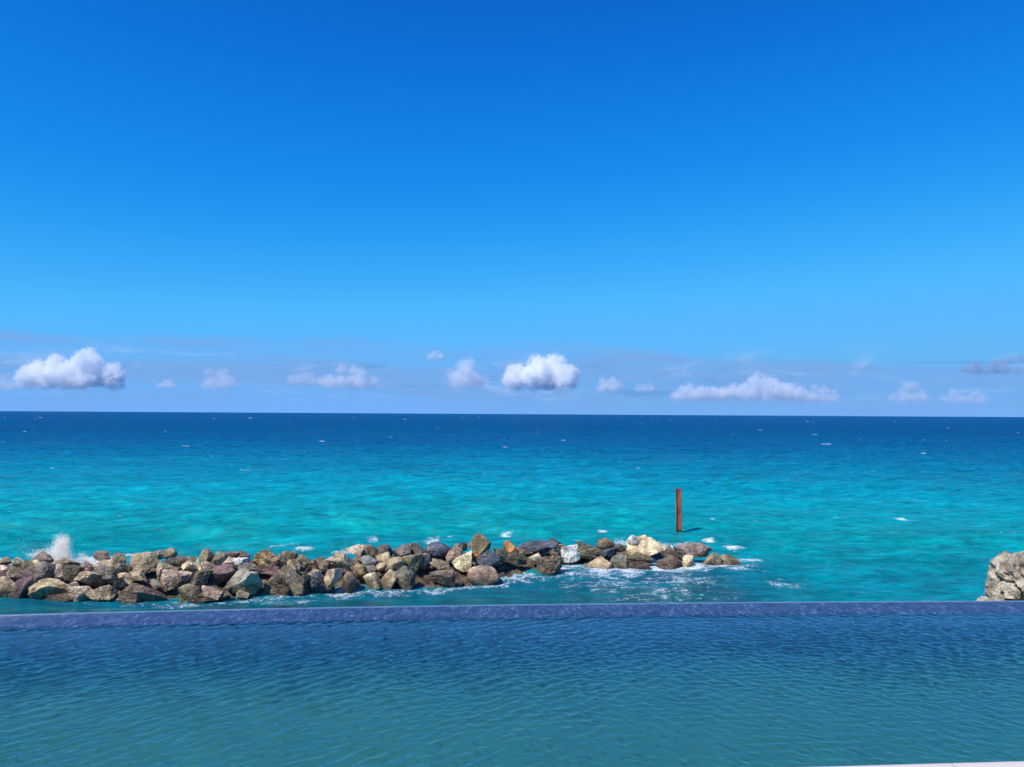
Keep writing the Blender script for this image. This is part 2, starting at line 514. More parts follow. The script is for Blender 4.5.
def ico(sub):
    if sub not in _ico:
        bm = bmesh.new()
        bmesh.ops.create_icosphere(bm, subdivisions=sub, radius=1.0)
        v = np.array([x.co[:] for x in bm.verts])
        bm.verts.index_update()
        f = [tuple(x.index for x in fc.verts) for fc in bm.faces]
        bm.free()
        _ico[sub] = (v / np.linalg.norm(v, axis=1)[:, None], f)
    return _ico[sub]


def np_noise3(V, seed, freq):
    """gradient noise in numpy, about -1 to 1"""
    P = np.asarray(V) * freq + np.array([seed * 13.7 % 91, seed * 7.3 % 57, seed * 3.1 % 77])
    I = np.floor(P).astype(np.int64)
    f = P - I
    u = f * f * f * (f * (f * 6 - 15) + 10)

    def g(dx, dy, dz):
        h = ((I[:, 0] + dx) * 374761393 + (I[:, 1] + dy) * 668265263 + (I[:, 2] + dz) * 2147483647 + 1013904223) & 0xffffffff
        h = ((h ^ (h >> 13)) * 1274126177) & 0xffffffff
        h = h ^ (h >> 16)
        gx = (h & 255) / 127.5 - 1
        gy = ((h >> 8) & 255) / 127.5 - 1
        gz = ((h >> 16) & 255) / 127.5 - 1
        return gx * (f[:, 0] - dx) + gy * (f[:, 1] - dy) + gz * (f[:, 2] - dz)
    ux, uy, uz = u.T
    x00 = g(0, 0, 0) * (1 - ux) + g(1, 0, 0) * ux
    x10 = g(0, 1, 0) * (1 - ux) + g(1, 1, 0) * ux
    x01 = g(0, 0, 1) * (1 - ux) + g(1, 0, 1) * ux
    x11 = g(0, 1, 1) * (1 - ux) + g(1, 1, 1) * ux
    return 1.5 * ((x00 * (1 - uy) + x10 * uy) * (1 - uz) + (x01 * (1 - uy) + x11 * uy) * uz)


def rock_mesh(seed, w_, d_, h_, tilt, angular=1.0, sub=4):
    """a quarried boulder: cut by random planes, edges worn, surface broken by noise; fills the box w_ x d_ x h_"""
    rg = np.random.default_rng(seed)
    V, F = ico(sub)
    k = 12 + int(rg.integers(0, 6)) if angular > .5 else 26
    N = rg.normal(size=(k, 3))
    N /= np.linalg.norm(N, axis=1)[:, None]
    D = rg.uniform(.44, 1.0, k) if angular > .5 else rg.uniform(.88, 1.0, k)
    dots = V @ N.T
    r = np.where(dots > .05, D[None] / np.maximum(dots, .05), 9.0)
    p = 42 if angular > .5 else 9
    rr = (np.sum(np.minimum(r, 3.0) ** (-p), axis=1)) ** (-1.0 / p)
    rr = np.minimum(rr, 1.6)
    P = V * rr[:, None]
    n1 = np_noise3(P, seed, 1.7)
    n2 = np_noise3(P, seed + 5, 4.4)
    n3 = np_noise3(P, seed + 9, 9.0)
    n5 = np_noise3(P, seed + 15, 19.0)
    n4 = np.abs(np_noise3(P, seed + 21, 2.6))
    n6 = np.abs(np_noise3(P, seed + 27, 5.2))
    rough = 1.0 if angular > .5 else .45
    step = np.floor((n1 + .6 * n2) * 4.0) / 4.0            # broken ledges where layers have split off
    P = P * (1 + rough * (.050 * step + .03 * n1 + .035 * n2 + .035 * n3 + .02 * n5
                          - .10 * np.exp(-(n4 / .045) ** 2) - .035 * np.exp(-(n6 / .06) ** 2)))[:, None]
    ext = P.max(0) - P.min(0)
    P = (P - (P.max(0) + P.min(0)) / 2) / ext
    a = R(tilt)
    # tilt in the picture plane, then refit to the outline box
    S = P * np.array([w_, d_, h_])
    if tilt:
        long_ = max(w_, h_)
        S = P * np.array([long_ * 1.05, d_, min(w_, h_) * 1.0])
        x, z = S[:, 0].copy(), S[:, 2].copy()
        S[:, 0] = x * math.cos(a) - z * math.sin(a)
        S[:, 2] = x * math.sin(a) + z * math.cos(a)
        e = S.max(0) - S.min(0)
        S *= np.array([w_ / e[0], d_ / e[1], h_ / e[2]])
    return S, F


C = dict(cream=(.60, .49, .30), yellow=(.54, .41, .20), tan=(.36, .28, .17), pink=(.46, .32, .24), palepink=(.56, .44, .37),
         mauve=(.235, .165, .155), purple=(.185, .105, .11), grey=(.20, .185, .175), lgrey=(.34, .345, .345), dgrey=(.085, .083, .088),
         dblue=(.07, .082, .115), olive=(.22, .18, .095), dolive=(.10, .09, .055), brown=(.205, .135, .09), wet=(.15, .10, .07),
         ochre=(.40, .26, .12), rust=(.42, .19, .055), green=(.19, .21, .14), white=(.56, .55, .53), gband=(.27, .29, .22), mwet=(.24, .16, .14))
# px, py, width, height in the picture, tilt, stone colour, label
ROCKS = [
    (8, 587, 29, 19, 0, 'yellow', 'large pale yellow rounded boulder at the waterline on the far left end'),
    (25, 586, 14, 17, 0, 'purple', 'dark purple stone wedged right of the pale yellow boulder on the left'),
    (5, 561, 16, 9, 0, 'tan', 'flat grey tan stone on the crest at the left edge of the photo'),
    (20, 562, 16, 10, 0, 'cream', 'cream crest stone second from the left edge'),
    (2, 569, 15, 7, 0, 'palepink', 'pale pink flat stone at the left edge below the crest'),
    (1, 575, 14, 9, 0, 'purple', 'small purple grey stone at the left edge above the pale yellow boulder'),
    (13, 573, 14, 10, 0, 'tan', 'mottled tan stone above the pale yellow boulder on the left'),
    (27, 567, 15, 13, 25, 'brown', 'tilted brown grey stone left of the big mauve boulder'),
    (22, 578, 12, 8, 0, 'purple', 'small dark stone between the pale yellow boulder and the mauve boulder'),
    (42, 559, 25, 15, 0, 'mauve', 'peaked grey brown crest boulder in front of the white spray'),
    (36, 564, 9, 8, 0, 'cream', 'small cream stone above the big mauve boulder'),
    (41, 575, 30, 25, 0, 'mauve', 'big rounded mauve boulder with a pale streak near the left end'),
    (60, 572, 14, 15, 0, 'palepink', 'pale cream pink stone right of the big mauve boulder'),
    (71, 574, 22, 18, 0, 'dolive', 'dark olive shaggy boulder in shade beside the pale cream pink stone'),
    (65, 563, 25, 8, 0, 'tan', 'long flat tan slab on the crest under the spray'),
    (86, 567, 16, 10, 0, 'mauve', 'brown mauve crest stone right of the spray'),
    (53, 587, 37, 15, 0, 'yellow', 'wide low yellowish slab at the waterline below the big mauve boulder'),
    (82, 589, 23, 6, 0, 'palepink', 'thin pinkish grey slab just above the water right of the yellowish slab'),
    (66, 597, 44, 9, 0, 'wet', 'wet brown slab awash in front of the yellowish slab'),
    (91, 579, 31, 17, 15, 'pink', 'pink boulder with cream rims left of the large grey boulder'),
    (75, 585, 9, 6, 0, 'palepink', 'small light stone below the dark olive shaggy boulder'),
    (104, 557, 17, 12, 0, 'mauve', 'square mauve crest stone a little right of the spray'),
    (104, 565, 18, 9, 0, 'tan', 'tan stone lying under the square mauve crest stone'),
    (109, 575, 29, 19, 0, 'grey', 'large smooth grey boulder in the left part of the breakwater'),
    (119, 583, 14, 12, 0, 'dgrey', 'dark stone added as the shadow at the right foot of the large smooth grey boulder'),  # dark stone placed where the grey boulder's shadow falls
    (102, 593, 25, 14, 0, 'cream', 'bright cream boulder at the waterline below the large smooth grey boulder'),
    (120, 562, 13, 17, 0, 'tan', 'upright tan crest stone left of the big speckled boulder'),
    (126, 568, 10, 9, 0, 'olive', 'small olive stone at the left shoulder of the big speckled boulder'),
    (146, 564, 38, 21, -8, 'tan', 'big speckled tan boulder overhanging a dark hollow on the left crest'),
    (161, 555, 15, 8, 0, 'mauve', 'pinkish brown crest stone behind the big speckled tan boulder'),
    (170, 554, 13, 11, 0, 'olive', 'rounded olive crest stone at the highest point of the left third'),
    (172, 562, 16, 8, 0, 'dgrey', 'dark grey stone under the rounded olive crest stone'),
    (182, 561, 11, 10, 0, 'brown', 'dark brown crest stone right of the rounded olive crest stone'),
    (126, 578, 17, 11, -25, 'yellow', 'tilted yellow tan slab below the upright tan crest stone'),
    (139, 577, 17, 9, -22, 'tan', 'thin tilted slab in the hollow under the big speckled boulder'),
    (132, 589, 23, 10, 0, 'brown', 'brown stone with foam round it right of the bright cream boulder'),
    (151, 591, 31, 10, 0, 'mwet', 'wet mauve brown rock awash in foam under the dark hollow'),
    (166, 571, 19, 17, 0, 'tan', 'tan boulder right of the dark hollow'),
    (177, 578, 26, 18, 12, 'pink', 'large pink boulder with a flat sloping face'),
    (190, 590, 22, 12, 0, 'olive', 'olive brown boulder at the waterline right of the large pink boulder'),
    (155, 583, 12, 7, 0, 'grey', 'small wet grey stone at the mouth of the dark hollow'),
    (191, 561, 11, 8, 0, 'olive', 'small brown crest stone left of the cream pair'),
    (190, 567, 18, 11, 0, 'cream', 'broad cream stone of the pair above the large pink boulder'),
    (199, 565, 8, 13, 0, 'cream', 'narrow upright cream stone standing beside the broad cream one'),
    (207, 556, 17, 14, 0, 'tan', 'pointed brown tan crest stone above the purple boulder'),
    (219, 560, 15, 14, 60, 'green', 'pale greenish crest stone right of the pointed brown tan one'),
    (207, 567, 14, 10, 0, 'pink', 'pinkish tan stone just above the left corner of the purple boulder'),
    (232, 556, 14, 8, 0, 'brown', 'flat brown crest stone behind the pale stones over the purple boulder'),
    (243, 556, 15, 11, 0, 'mauve', 'pink mauve crest stone left of the ochre boulder'),
    (229, 561, 16, 8, 0, 'palepink', 'pale pink slab lying on top of the purple boulder'),
    (241, 563, 14, 10, 0, 'white', 'white stone between the purple boulder and the ochre boulder'),
    (222, 575, 30, 23, 25, 'purple', 'large smooth purple boulder tilted up to the right'),
    (201, 579, 19, 18, 0, 'dolive', 'dark olive stone left of the large smooth purple boulder'),
    (247, 568, 16, 10, 0, 'grey', 'grey stone capping the banded boulder'),
    (245, 582, 34, 22, 28, 'gband', 'large grey green boulder with pale slanting bands'),
    (265, 559, 28, 17, 18, 'ochre', 'orange ochre crest boulder with a dark hollow at its right'),
    (270, 569, 25, 9, 0, 'purple', 'flat reddish purple slab under the orange ochre boulder'),
    (278, 583, 25, 17, 0, 'brown', 'rough brown boulder at the waterline right of the banded boulder'),
    (211, 589, 21, 6, 0, 'palepink', 'thin pinkish grey slab under the large smooth purple boulder'),
    (216, 593, 24, 8, 0, 'wet', 'wet brown stone at the water below the thin pinkish grey slab'),
    (243, 592, 13, 5, 0, 'cream', 'small cream flat stone at the foot of the banded boulder'),
    (203, 598, 44, 7, 0, 'wet', 'long wet brown slab barely out of the water left of the banded boulder'),
    (279, 561, 13, 13, 0, 'tan', 'tan stone on the right flank of the orange ochre boulder'),
    (289, 556, 16, 12, 20, 'brown', 'brown tilted crest stone right of the orange ochre boulder'),
    (293, 565, 14, 11, 0, 'yellow', 'square yellow tan stone above the green boulder'),
    (305, 561, 14, 13, 0, 'tan', 'tan brown crest stone left of the dip in the middle of the breakwater'),
    (293, 578, 25, 20, -20, 'green', 'large olive green wedge boulder right of the rough brown boulder'),
    (306, 580, 12, 16, 0, 'dgrey', 'dark narrow stone added as the dark right part of the green wedge boulder'),  # added stone, stands for the green boulder's own dark right part
    (313, 565, 14, 10, 0, 'olive', 'olive crest stone in the dip of the breakwater'),
    (322, 565, 13, 12, 0, 'brown', 'dark brown crest stone in the dip left of the tan wedge'),
    (313, 574, 14, 10, 8, 'yellow', 'oval yellow tan stone lying on the dark stones in the dip'),
    (318, 581, 19, 17, 0, 'dblue', 'dark blue grey boulder under the oval yellow tan stone'),
    (333, 576, 16, 15, 0, 'pink', 'tan pink boulder with foam at its foot under the tan wedge'),
    (342, 564, 30, 19, -22, 'tan', 'big tan wedge boulder pointing down to the right'),
    (356, 551, 19, 11, 15, 'palepink', 'pale pinkish crest stone at the top of the big tan wedge'),
    (361, 571, 14, 13, 0, 'ochre', 'rounded ochre yellow stone right of the tan wedge'),
    (350, 576, 11, 8, 0, 'brown', 'small brown stone left of the rounded ochre yellow stone'),
    (369, 561, 14, 10, 0, 'lgrey', 'light grey smooth stone left of the round yellow cobble'),
    (369, 551, 18, 12, 0, 'brown', 'brown crest stone above the light grey smooth stone'),
    (384, 551, 16, 13, 0, 'dgrey', 'dark pointed crest stone above the round yellow cobble'),
    (383, 558, 14, 12, 0, 'yellow', 'round smooth yellow cobble'),
    (381, 567, 10, 8, 0, 'yellow', 'small yellow cobble below the larger round one'),
    (373, 579, 18, 11, 0, 'cream', 'yellow cream stone at the waterline left of the pale topped block'),
    (371, 570, 12, 9, 0, 'mauve', 'purple grey stone under the light grey smooth stone'),
    (395, 567, 21, 17, 25, 'tan', 'tan brown boulder right of the small yellow cobble'),
    (402, 552, 17, 13, 0, 'grey', 'grey crest stone right of the dark pointed one'),
    (415, 549, 20, 11, 0, 'dgrey', 'dark flat crest stone left of the gap with spray'),
    (413, 562, 20, 22, 45, 'olive', 'large olive grey leaning boulder below the dark flat crest stone'),
    (438, 551, 26, 16, 0, 'dblue', 'large black blue crest boulder with a rounded top'),
    (424, 561, 15, 16, 40, 'mauve', 'mauve grey leaning stone left of the large black blue boulder'),
    (403, 575, 24, 18, 0, 'green', 'square dark green block with a pale flat top at the waterline'),
    (388, 577, 18, 13, 22, 'cream', 'pale yellow slab leaning on the left of the dark green block'),
    (439, 565, 19, 10, 0, 'tan', 'tan stone with a cream end below the black blue boulder'),
    (456, 556, 19, 19, 35, 'pink', 'pinkish red brown boulder right of the black blue boulder'),
    (441, 575, 27, 10, 0, 'mwet', 'wet mauve rock awash left of the cream and dark block'),
    (463, 547, 8, 8, 0, 'dgrey', 'small dark crest stone at the left foot of the tall peak'),
    (480, 546, 23, 24, 38, 'olive', 'tall olive brown peak, the highest boulder of the breakwater'),
    (466, 562, 18, 19, 40, 'cream', 'split block with a cream left face and a dark right face'),
    (476, 556, 9, 9, 0, 'rust', 'small bright orange stone under the tall peak'),
    (489, 560, 25, 18, 0, 'dblue', 'dark blue grey flat topped boulder right of the orange stone'),
    (483, 573, 30, 14, 0, 'pink', 'rounded pinkish brown boulder at the waterline below the blue grey one'),
    (501, 554, 14, 12, 0, 'olive', 'olive grey stone right of the dark blue grey flat topped boulder'),
    (511, 547, 15, 13, 0, 'rust', 'rust orange crest boulder at the left end of the long dark slab'),
    (516, 558, 21, 12, 0, 'dolive', 'dark olive boulder under the rust orange one'),
    (538, 548, 37, 13, 0, 'dblue', 'long dark blue slab lying along the crest'),
    (535, 557, 13, 8, 0, 'cream', 'small cream pointed stone in the foam below the long dark slab'),
    (550, 564, 25, 17, 0, 'brown', 'shaggy brown boulder below the right end of the long dark slab'),
    (555, 542, 13, 7, -12, 'dgrey', 'thin dark slab tilted above the right end of the long dark slab'),
    (560, 549, 11, 9, 0, 'palepink', 'small pinkish grey stone right of the long dark slab'),
    (571, 553, 20, 16, 10, 'white', 'white and grey boulder with a dark shaded side'),
    (586, 550, 21, 18, 0, 'olive', 'olive brown boulder with holes right of the white and grey one'),
    (606, 544, 16, 11, 0, 'brown', 'brown crest stone with a dark top left of the white round stone'),
    (608, 552, 26, 9, 8, 'dblue', 'dark blue grey slab under the brown crest stone'),
    (620, 548, 11, 8, 0, 'brown', 'small brown stone at the right end of the dark blue grey slab'),
    (619, 559, 17, 11, 0, 'green', 'greenish tan stone below the dark blue grey slab'),
    (597, 563, 28, 10, 0, 'tan', 'low tan grey rock with foam along its foot'),
    (634, 567, 32, 11, 0, 'wet', 'low wet brown rock in foam below the big cream boulder'),
    (633, 540, 11, 10, 0, 'white', 'small white round stone on the left shoulder of the big cream boulder'),
    (646, 547, 37, 21, 10, 'cream', 'big cream boulder with sharp facets near the right end'),
    (640, 558, 26, 9, 0, 'olive', 'olive stone under the big cream boulder'),
    (669, 560, 26, 8, -5, 'wet', 'flat dark wet stone in white foam right of the big cream boulder'),
    (693, 550, 36, 14, 6, 'mauve', 'large red brown flat boulder near the right end'),
    (688, 559, 12, 7, 0, 'cream', 'small cream stone in foam under the red brown boulder'),
    (711, 559, 21, 11, 0, 'tan', 'tan grey stone between the red brown boulder and the last boulder'),
    (727, 562, 24, 12, 0, 'olive', 'olive yellow boulder at the right tip of the breakwater'),
]
ROUND = ('cobble', 'round smooth', 'white round', 'light grey smooth', 'rounded')
GROUP_R = 'boulders of the breakwater'
SLOPE = .62
random.seed(5)
foot = []
for i, (px, py, pw, ph, tilt, ck, lab) in enumerate(ROCKS):
    d = ray(px, py)
    k = -d.z
    wy = float(np.interp(px, wl_px, wl_Y))
    Y = (H_CAM + SLOPE * wy) / (k + SLOPE)
    sc = Y / F_PX
    w_, h_ = pw * sc * 1.09, ph * sc * 1.10
    dep = max(.80 * (w_ + h_) / 2, .55 * w_)
    Y += .22 * dep
    loc = at_depth(px, py, Y)
    ywat = float(np.interp(px, wl_px, np.array([p_[1] for p_ in WATERLINE])))
    if py + ph / 2 > ywat - 7:
        # front row: its foot stands in the water
        Y = wy + .42 * dep
        top_z = at_depth(px, py - ph * .58, Y).z
        loc = at_depth(px, py, Y)
        h_ = max(top_z, .10) + .28
        loc.z = max(top_z, .10) - h_ / 2
        w_ = max(w_, .66 * h_)
        dep = max(dep, .7 * h_)
    ang = 0.0 if any(s in lab for s in ROUND) else 1.0
    P, F = rock_mesh(100 + i * 7, w_, dep, h_, tilt, ang, 5)
    me = mesh_from("boulder", P, F)
    o = link("boulder", me, M_BAND if ck == 'gband' else M_ROCK, None, False)
    o.location = loc
    j = 1 + random.uniform(-.08, .08)
    lum = .3 * C[ck][0] + .6 * C[ck][1] + .1 * C[ck][2]
    tanned = (lum * 1.26, lum * .97, lum * .64)
    mixf = .12 if ck in ('dblue', 'rust', 'ochre', 'purple', 'white', 'lgrey') else (.60 if ck in ('green', 'gband') else .45)
    o.color = tuple(min(.80, (c_ * (1 - mixf) + t_ * mixf) * j * 1.30) for c_, t_ in zip(C[ck], tanned)) + (1,)
    tag(o, lab, 'boulder', GROUP_R)
    foot.append((loc.x, loc.y, w_, dep, loc.z - h_ / 2))

# boulders that lie under the clear lee water
SUB = [(6, 606, 34, 9, 'pale boulder lying under water at the far left corner of the lee'),
       (60, 604, 40, 8, 'sunken boulder in front of the wet brown slab on the left'),
       (100, 603, 40, 10, 'sunken pale boulder below the bright cream boulder'),
       (232, 602, 56, 8, 'sunken greenish boulder in front of the long wet brown slab'),
       (330, 601, 30, 7, 'small sunken boulder below the tan pink boulder'),
       (404, 594, 48, 11, 'sunken oval boulder in front of the square dark green block'),
       (452, 591, 46, 10, 'sunken boulder below the wet mauve rock'),
       (545, 599, 44, 8, 'sunken boulder near the pool edge below the shaggy brown boulder')]
for i, (px, py, pw, ph, lab) in enumerate(SUB):
    loc = on_level(px, py, -.30)
    sc = loc.y / F_PX
    w_ = pw * sc
    dep = abs(on_level(px, py - ph / 2, -.3).y - on_level(px, py + ph / 2, -.3).y) * .8
    P, F = rock_mesh(900 + i * 11, w_, dep, .9, 0, .0, 4)
    o = link("sunken_boulder", mesh_from("sunken_boulder", P, F), M_ROCK, None, True)
    o.location = (loc.x, loc.y, -.82)
    o.color = (.66, .60, .40, 1)
    tag(o, lab, 'boulder', 'sunken boulders in the lee water')

# rubble heart of the breakwater: the small stone the big boulders lie on
ux = np.linspace(-40, BW_END + .9, 420)
uv = np.linspace(-.75, 5.4, 90)
UX, UV = np.meshgrid(ux, uv)
prof = np.interp(UV, [-.75, 0, .45, 2.0, 2.7, 3.3, 5.4], [-1.9, -.42, -.12, .50, .52, .2, -1.5])
endf = np.clip((BW_END + .9 - UX) / 3.2, 0, 1) ** .7
lump = np.abs(fbm(UX * 3.4, UV * 3.4, 5, 21) - .5) * 2.4 - .35
RZ = -1.4 + (prof + 1.4) * endf + .42 * lump
right = np.clip((UX - 1.0) / 4.0, 0, 1)
RZ -= .12 * right
rub_me = grid_mesh("rubble", np.stack([UX, front_y(UX) + UV + .2 * (fbm(UX * 2, UV * 2, 3, 31) - .5), RZ], -1))
rub = link("rubble", rub_me, M_ROCK)
rub.color = (.20, .155, .11, 1)
tag(rub, 'dark small rubble filling the gaps under the breakwater boulders', 'rubble', None, 'stuff')

# ------------------------------------------------------------------ spray thrown up behind the rocks
m_spray, n, out = new_mat("spray")
iso = tuple(Vector((-.45, -.50, .74)).normalized())      # drops scatter all ways: one even normal
iv = n.node('ShaderNodeCombineXYZ', {0: iso[0], 1: iso[1], 2: iso[2]}).outputs[0]
b = n.node('ShaderNodeBsdfDiffuse', {0: (.985, .985, .985, 1), 'Normal': iv})
b2_ = n.node('ShaderNodeBsdfTranslucent', {0: (.985, .985, .985, 1)})
ms = n.node('ShaderNodeMixShader', {0: .15, 1: b.outputs[0], 2: b2_.outputs[0]})
n.l.new(ms.outputs[0], out.inputs[0])
def spray(label, blobs, Y, seed):
    """blobs: px, py, sigma x px, sigma y px, count, drop size in metres"""
    rg = np.random.default_rng(seed)
    V, F = [], []
    for (px, py, sx_, sy_, cnt, size) in blobs:
        for _ in range(cnt):
            a, b_ = rg.normal() * sx_, rg.normal() * sy_
            p = np.array(at_depth(px + a, py + b_, Y + rg.normal() * .45))
            if p[2] < -.05:
                continue
            s = size * math.exp(rg.normal() * .3)
            base = len(V)
            e1 = rg.normal(size=3)
            e2 = rg.normal(size=3)
            e1 *= s / np.linalg.norm(e1)
            e2 *= s / np.linalg.norm(e2)
            V.extend([p + e1, p + e2, p - (e1 + e2) * .7])          # one torn flake of water
            F.append((base, base + 1, base + 2))
    o = link("wave_spray", mesh_from("wave_spray", V, F), m_spray)
    tag(o, label, 'spray', 'spray of waves breaking on the breakwater')


spray('tall white burst of spray leaping above the crest at the left',
      [(58, 557, 4.6, 2.8, 3600, .014), (60, 550, 4.2, 3.8, 4600, .014), (62, 542, 3.4, 3.2, 2600, .013), (54, 552, 5, 2.6, 900, .011), (64, 556, 3.8, 3.2, 2200, .014),
       (43, 552.5, 5.0, 1.5, 900, .011), (35, 555, 5, 1.3, 750, .011), (47, 549, 8, 3, 300, .009), (24, 547, 6, 3.5, 160, .008), (65, 558, 4.5, 2.6, 1300, .013),
       (66.5, 537.5, 2.4, 1.8, 240, .009), (58, 544, 9, 6, 240, .008)], 28.6, 1)
spray('low white splash just right of the tall burst of spray',
      [(84, 560, 4.6, 1.8, 1500, .013), (82, 555.5, 2.6, 1.8, 420, .010), (94, 561, 4.2, 1.5, 1100, .013)], 28.6, 2)
spray('small white splash in the gap beside the black blue boulder',
      [(431, 548, 2.0, 2.4, 700, .013), (433, 543.5, 2.6, 1.8, 160, .010)], 32.0, 3)
spray('thin spray flying up left of the red brown boulder near the right end',
      [(667, 548, 2.4, 2.8, 460, .013), (672, 551, 3.2, 1.6, 560, .013)], 34.0, 4)

# ------------------------------------------------------------------ whitecaps far out: crests that really stand up
WC = [(814, 434.5, 7), (826, 444, 11), (860, 440, 5), (912, 429, 5), (790, 474.5, 4), (924, 453, 5), (948, 428, 5), (1018, 433, 5), (885, 465, 6),
      (248, 470, 26), (185, 446, 8), (322, 441, 5), (376, 440, 4), (276, 455, 10), (165, 431, 4), (107, 432, 4), (2, 442, 6), (722, 456, 5),
      (427, 461, 4), (536, 432, 4), (377, 448, 5), (760, 430, 5), (250, 418, 5), (640, 424, 4), (560, 437, 5), (505, 447, 5)]
rg = np.random.default_rng(23)
for _ in range(210):
    py = 417.5 + 60 * rg.random() ** 2.3
    WC.append((rg.uniform(-60, 1090), py, rg.uniform(1.0, 4.2)))
V, F, BR = [], [], []
for iw, (px, py, wid) in enumerate(WC):
    hor = 411 + px * .0059
    p = on_level(px, max(py, hor + 3.0), 0.0)
    wm = wid / F_PX * p.y
    hm = min(.6, max(.10, .62 / F_PX * p.y)) * rg.uniform(.22, .85)
    nseg = 9
    br = rg.uniform(.75, 1.0) if iw < 26 else rg.uniform(.05, 1.0) ** 1.6 * .75
    base = len(V)
    for j in range(nseg):
        u = j / (nseg - 1)
        e = math.sin(math.pi * u) ** .8 * rg.uniform(.10, 1.0)
        x = p.x + (u - .5) * wm
        y = p.y + rg.normal() * .05 * wm
        V.extend([(x, y - .6 * hm - .05, -.1), (x, y - .15 * hm, hm * e * .8), (x, y + .25 * hm, hm * e), (x, y + 1.2 * hm + .05, -.1)])
        BR.extend([br * rg.uniform(.7, 1.0)] * 4)
    for j in range(nseg - 1):
        for q_ in range(3):
            a = base + j * 4 + q_
            F.append((a, a + 4, a + 5, a + 1))
m_wc, n, out = new_mat("whitecap")
b = n.node('ShaderNodeBsdfDiffuse', {0: n.mix(n.attr('white'), (.02, .16, .28), (.74, .80, .84))})
n.l.new(b.outputs[0], out.inputs[0])
wm_ = mesh_from("whitecap_foam", V, F)
set_attr(wm_, 'white', BR)
wc = link("whitecap_foam", wm_, m_wc)
tag(wc, 'small white wave crests scattered over the open sea', 'whitecaps', None, 'stuff')

# ------------------------------------------------------------------ rusty steel pile standing in the sea
m_rust, n, out = new_mat("rusted_steel")
tc = n.node('ShaderNodeTexCoord').outputs['Object']
sp = n.node('ShaderNodeSeparateXYZ', {0: tc})
r1 = n.noise(n.mapping(tc, (5, 5, 1.3)), 1.0, 7, .75)
col = n.ramp(r1, [(.36, (.05, .022, .016)), (.45, (.24, .075, .040)), (.55, (.46, .15, .070)), (.68, (.55, .28, .15))])
wet = n.smooth(n.math('ADD', sp.outputs[2], n.math('MULTIPLY', r1, .25)), .28, .42, 1, 0)
col = n.mix(wet, col, (.045, .035, .02))
cap_ = n.smooth(n.math('ADD', sp.outputs[2], n.math('MULTIPLY', r1, .4)), 2.35, 2.6, 0, .7)
col = n.mix(cap_, col, (.04, .022, .018))
flk = n.smooth(n.noise(tc, 9.0, 3, .6), .66, .72, 0, .6)
col = n.mix(flk, col, (.42, .26, .16))
bp = n.node('ShaderNodeBump', {'Strength': .6, 'Distance': .02, 'Height': n.noise(tc, 18.0, 5, .7)})
b = n.node('ShaderNodeBsdfPrincipled', {'Base Color': col, 'Roughness': .85, 'Normal': bp.outputs[0]})
n.l.new(b.outputs[0], out.inputs[0])


def box_bm(x0, x1, y0, y1, z0, z1, bev=.006, cuts=0):
    bm = bmesh.new()
    r = bmesh.ops.create_cube(bm, size=1.0)
    bmesh.ops.scale(bm, vec=(x1 - x0, y1 - y0, z1 - z0), verts=bm.verts)
    bmesh.ops.translate(bm, vec=((x0 + x1) / 2, (y0 + y1) / 2, (z0 + z1) / 2), verts=bm.verts)
    if bev:
        bmesh.ops.bevel(bm, geom=list(bm.edges), offset=bev, segments=2, affect='EDGES')
    return bm


def bm_obj(name, bm, mat, parent=None, smooth=False):
    me = bpy.data.meshes.new(name)
    bm.to_mesh(me)
    bm.free()
    return link(name, me, mat, parent, smooth)


pb = on_level(679, 534.5, 0.0)
ptop = at_depth(679, 488.0, pb.y).z
pile = bpy.data.objects.new("steel_pile", None)
COL.objects.link(pile)
pile.location = (pb.x, pb.y, 0)
pile.rotation_euler = (0, R(-.4), R(-4))
tag(pile, 'tall rusty H section steel pile standing in the sea behind the breakwater', 'post')
bm_obj("web", box_bm(-.115, .115, -.012, .012, -4.0, ptop - .02), m_rust, pile)
bm_obj("flange", box_bm(-.140, -.1155, -.085, .085, -4.0, ptop), m_rust, pile)
bm_obj("flange", box_bm(.1155, .140, -.085, .085, -4.0, ptop - .01), m_rust, pile)

# ------------------------------------------------------------------ limestone outcrop on the right
def remesh(name, bm, voxel):
    me = bpy.data.meshes.new(name + "_src")
    bm.to_mesh(me)
    bm.free()
    tmp = bpy.data.objects.new(name + "_src", me)
    COL.objects.link(tmp)
    md = tmp.modifiers.new("r", 'REMESH')
    md.mode = 'VOXEL'
    md.voxel_size = voxel
    dg = bpy.context.evaluated_depsgraph_get()
    res = bpy.data.meshes.new_from_object(tmp.evaluated_get(dg))
    res.name = name
    bpy.data.objects.remove(tmp)
    bpy.data.meshes.remove(me)
    return res


def ellipsoid(bm, c_, r_):
    g = bmesh.ops.create_icosphere(bm, subdivisions=4, radius=1.0)
    bmesh.ops.scale(bm, vec=r_, verts=g['verts'])
    bmesh.ops.translate(bm, vec=c_, verts=g['verts'])


OY = 14.0
bm = bmesh.new()
for (px, py, rx, ry, rz) in [(1026, 578, 38, .8, 27), (1010, 572, 22, .6, 20), (1050, 574, 40, .9, 26), (1000, 588, 13, .5, 20), (1001, 567, 12, .5, 13), (1010, 560, 14, .6, 10), (1045, 616, 66, 1.0, 26),
                             (1012, 606, 32, .7, 13), (985, 604, 12, .4, 9), (1085, 590, 45, 1.0, 38), (1130, 610, 60, 1.1, 60)]:
    c_ = at_depth(px + 7, py + 4, OY)
    s_ = OY / F_PX
    ellipsoid(bm, c_, (rx * s_, ry, rz * s_))
for (x, z, rx, rz) in [(0, 0, 0, 0)]:
    c_ = at_depth(1060, 700, OY)
    ellipsoid(bm, (c_.x, OY, .4), (2.0, 1.5, 1.9))
    ellipsoid(bm, (c_.x + 1.9, OY + .3, .4), (2.2, 1.7, 2.3))
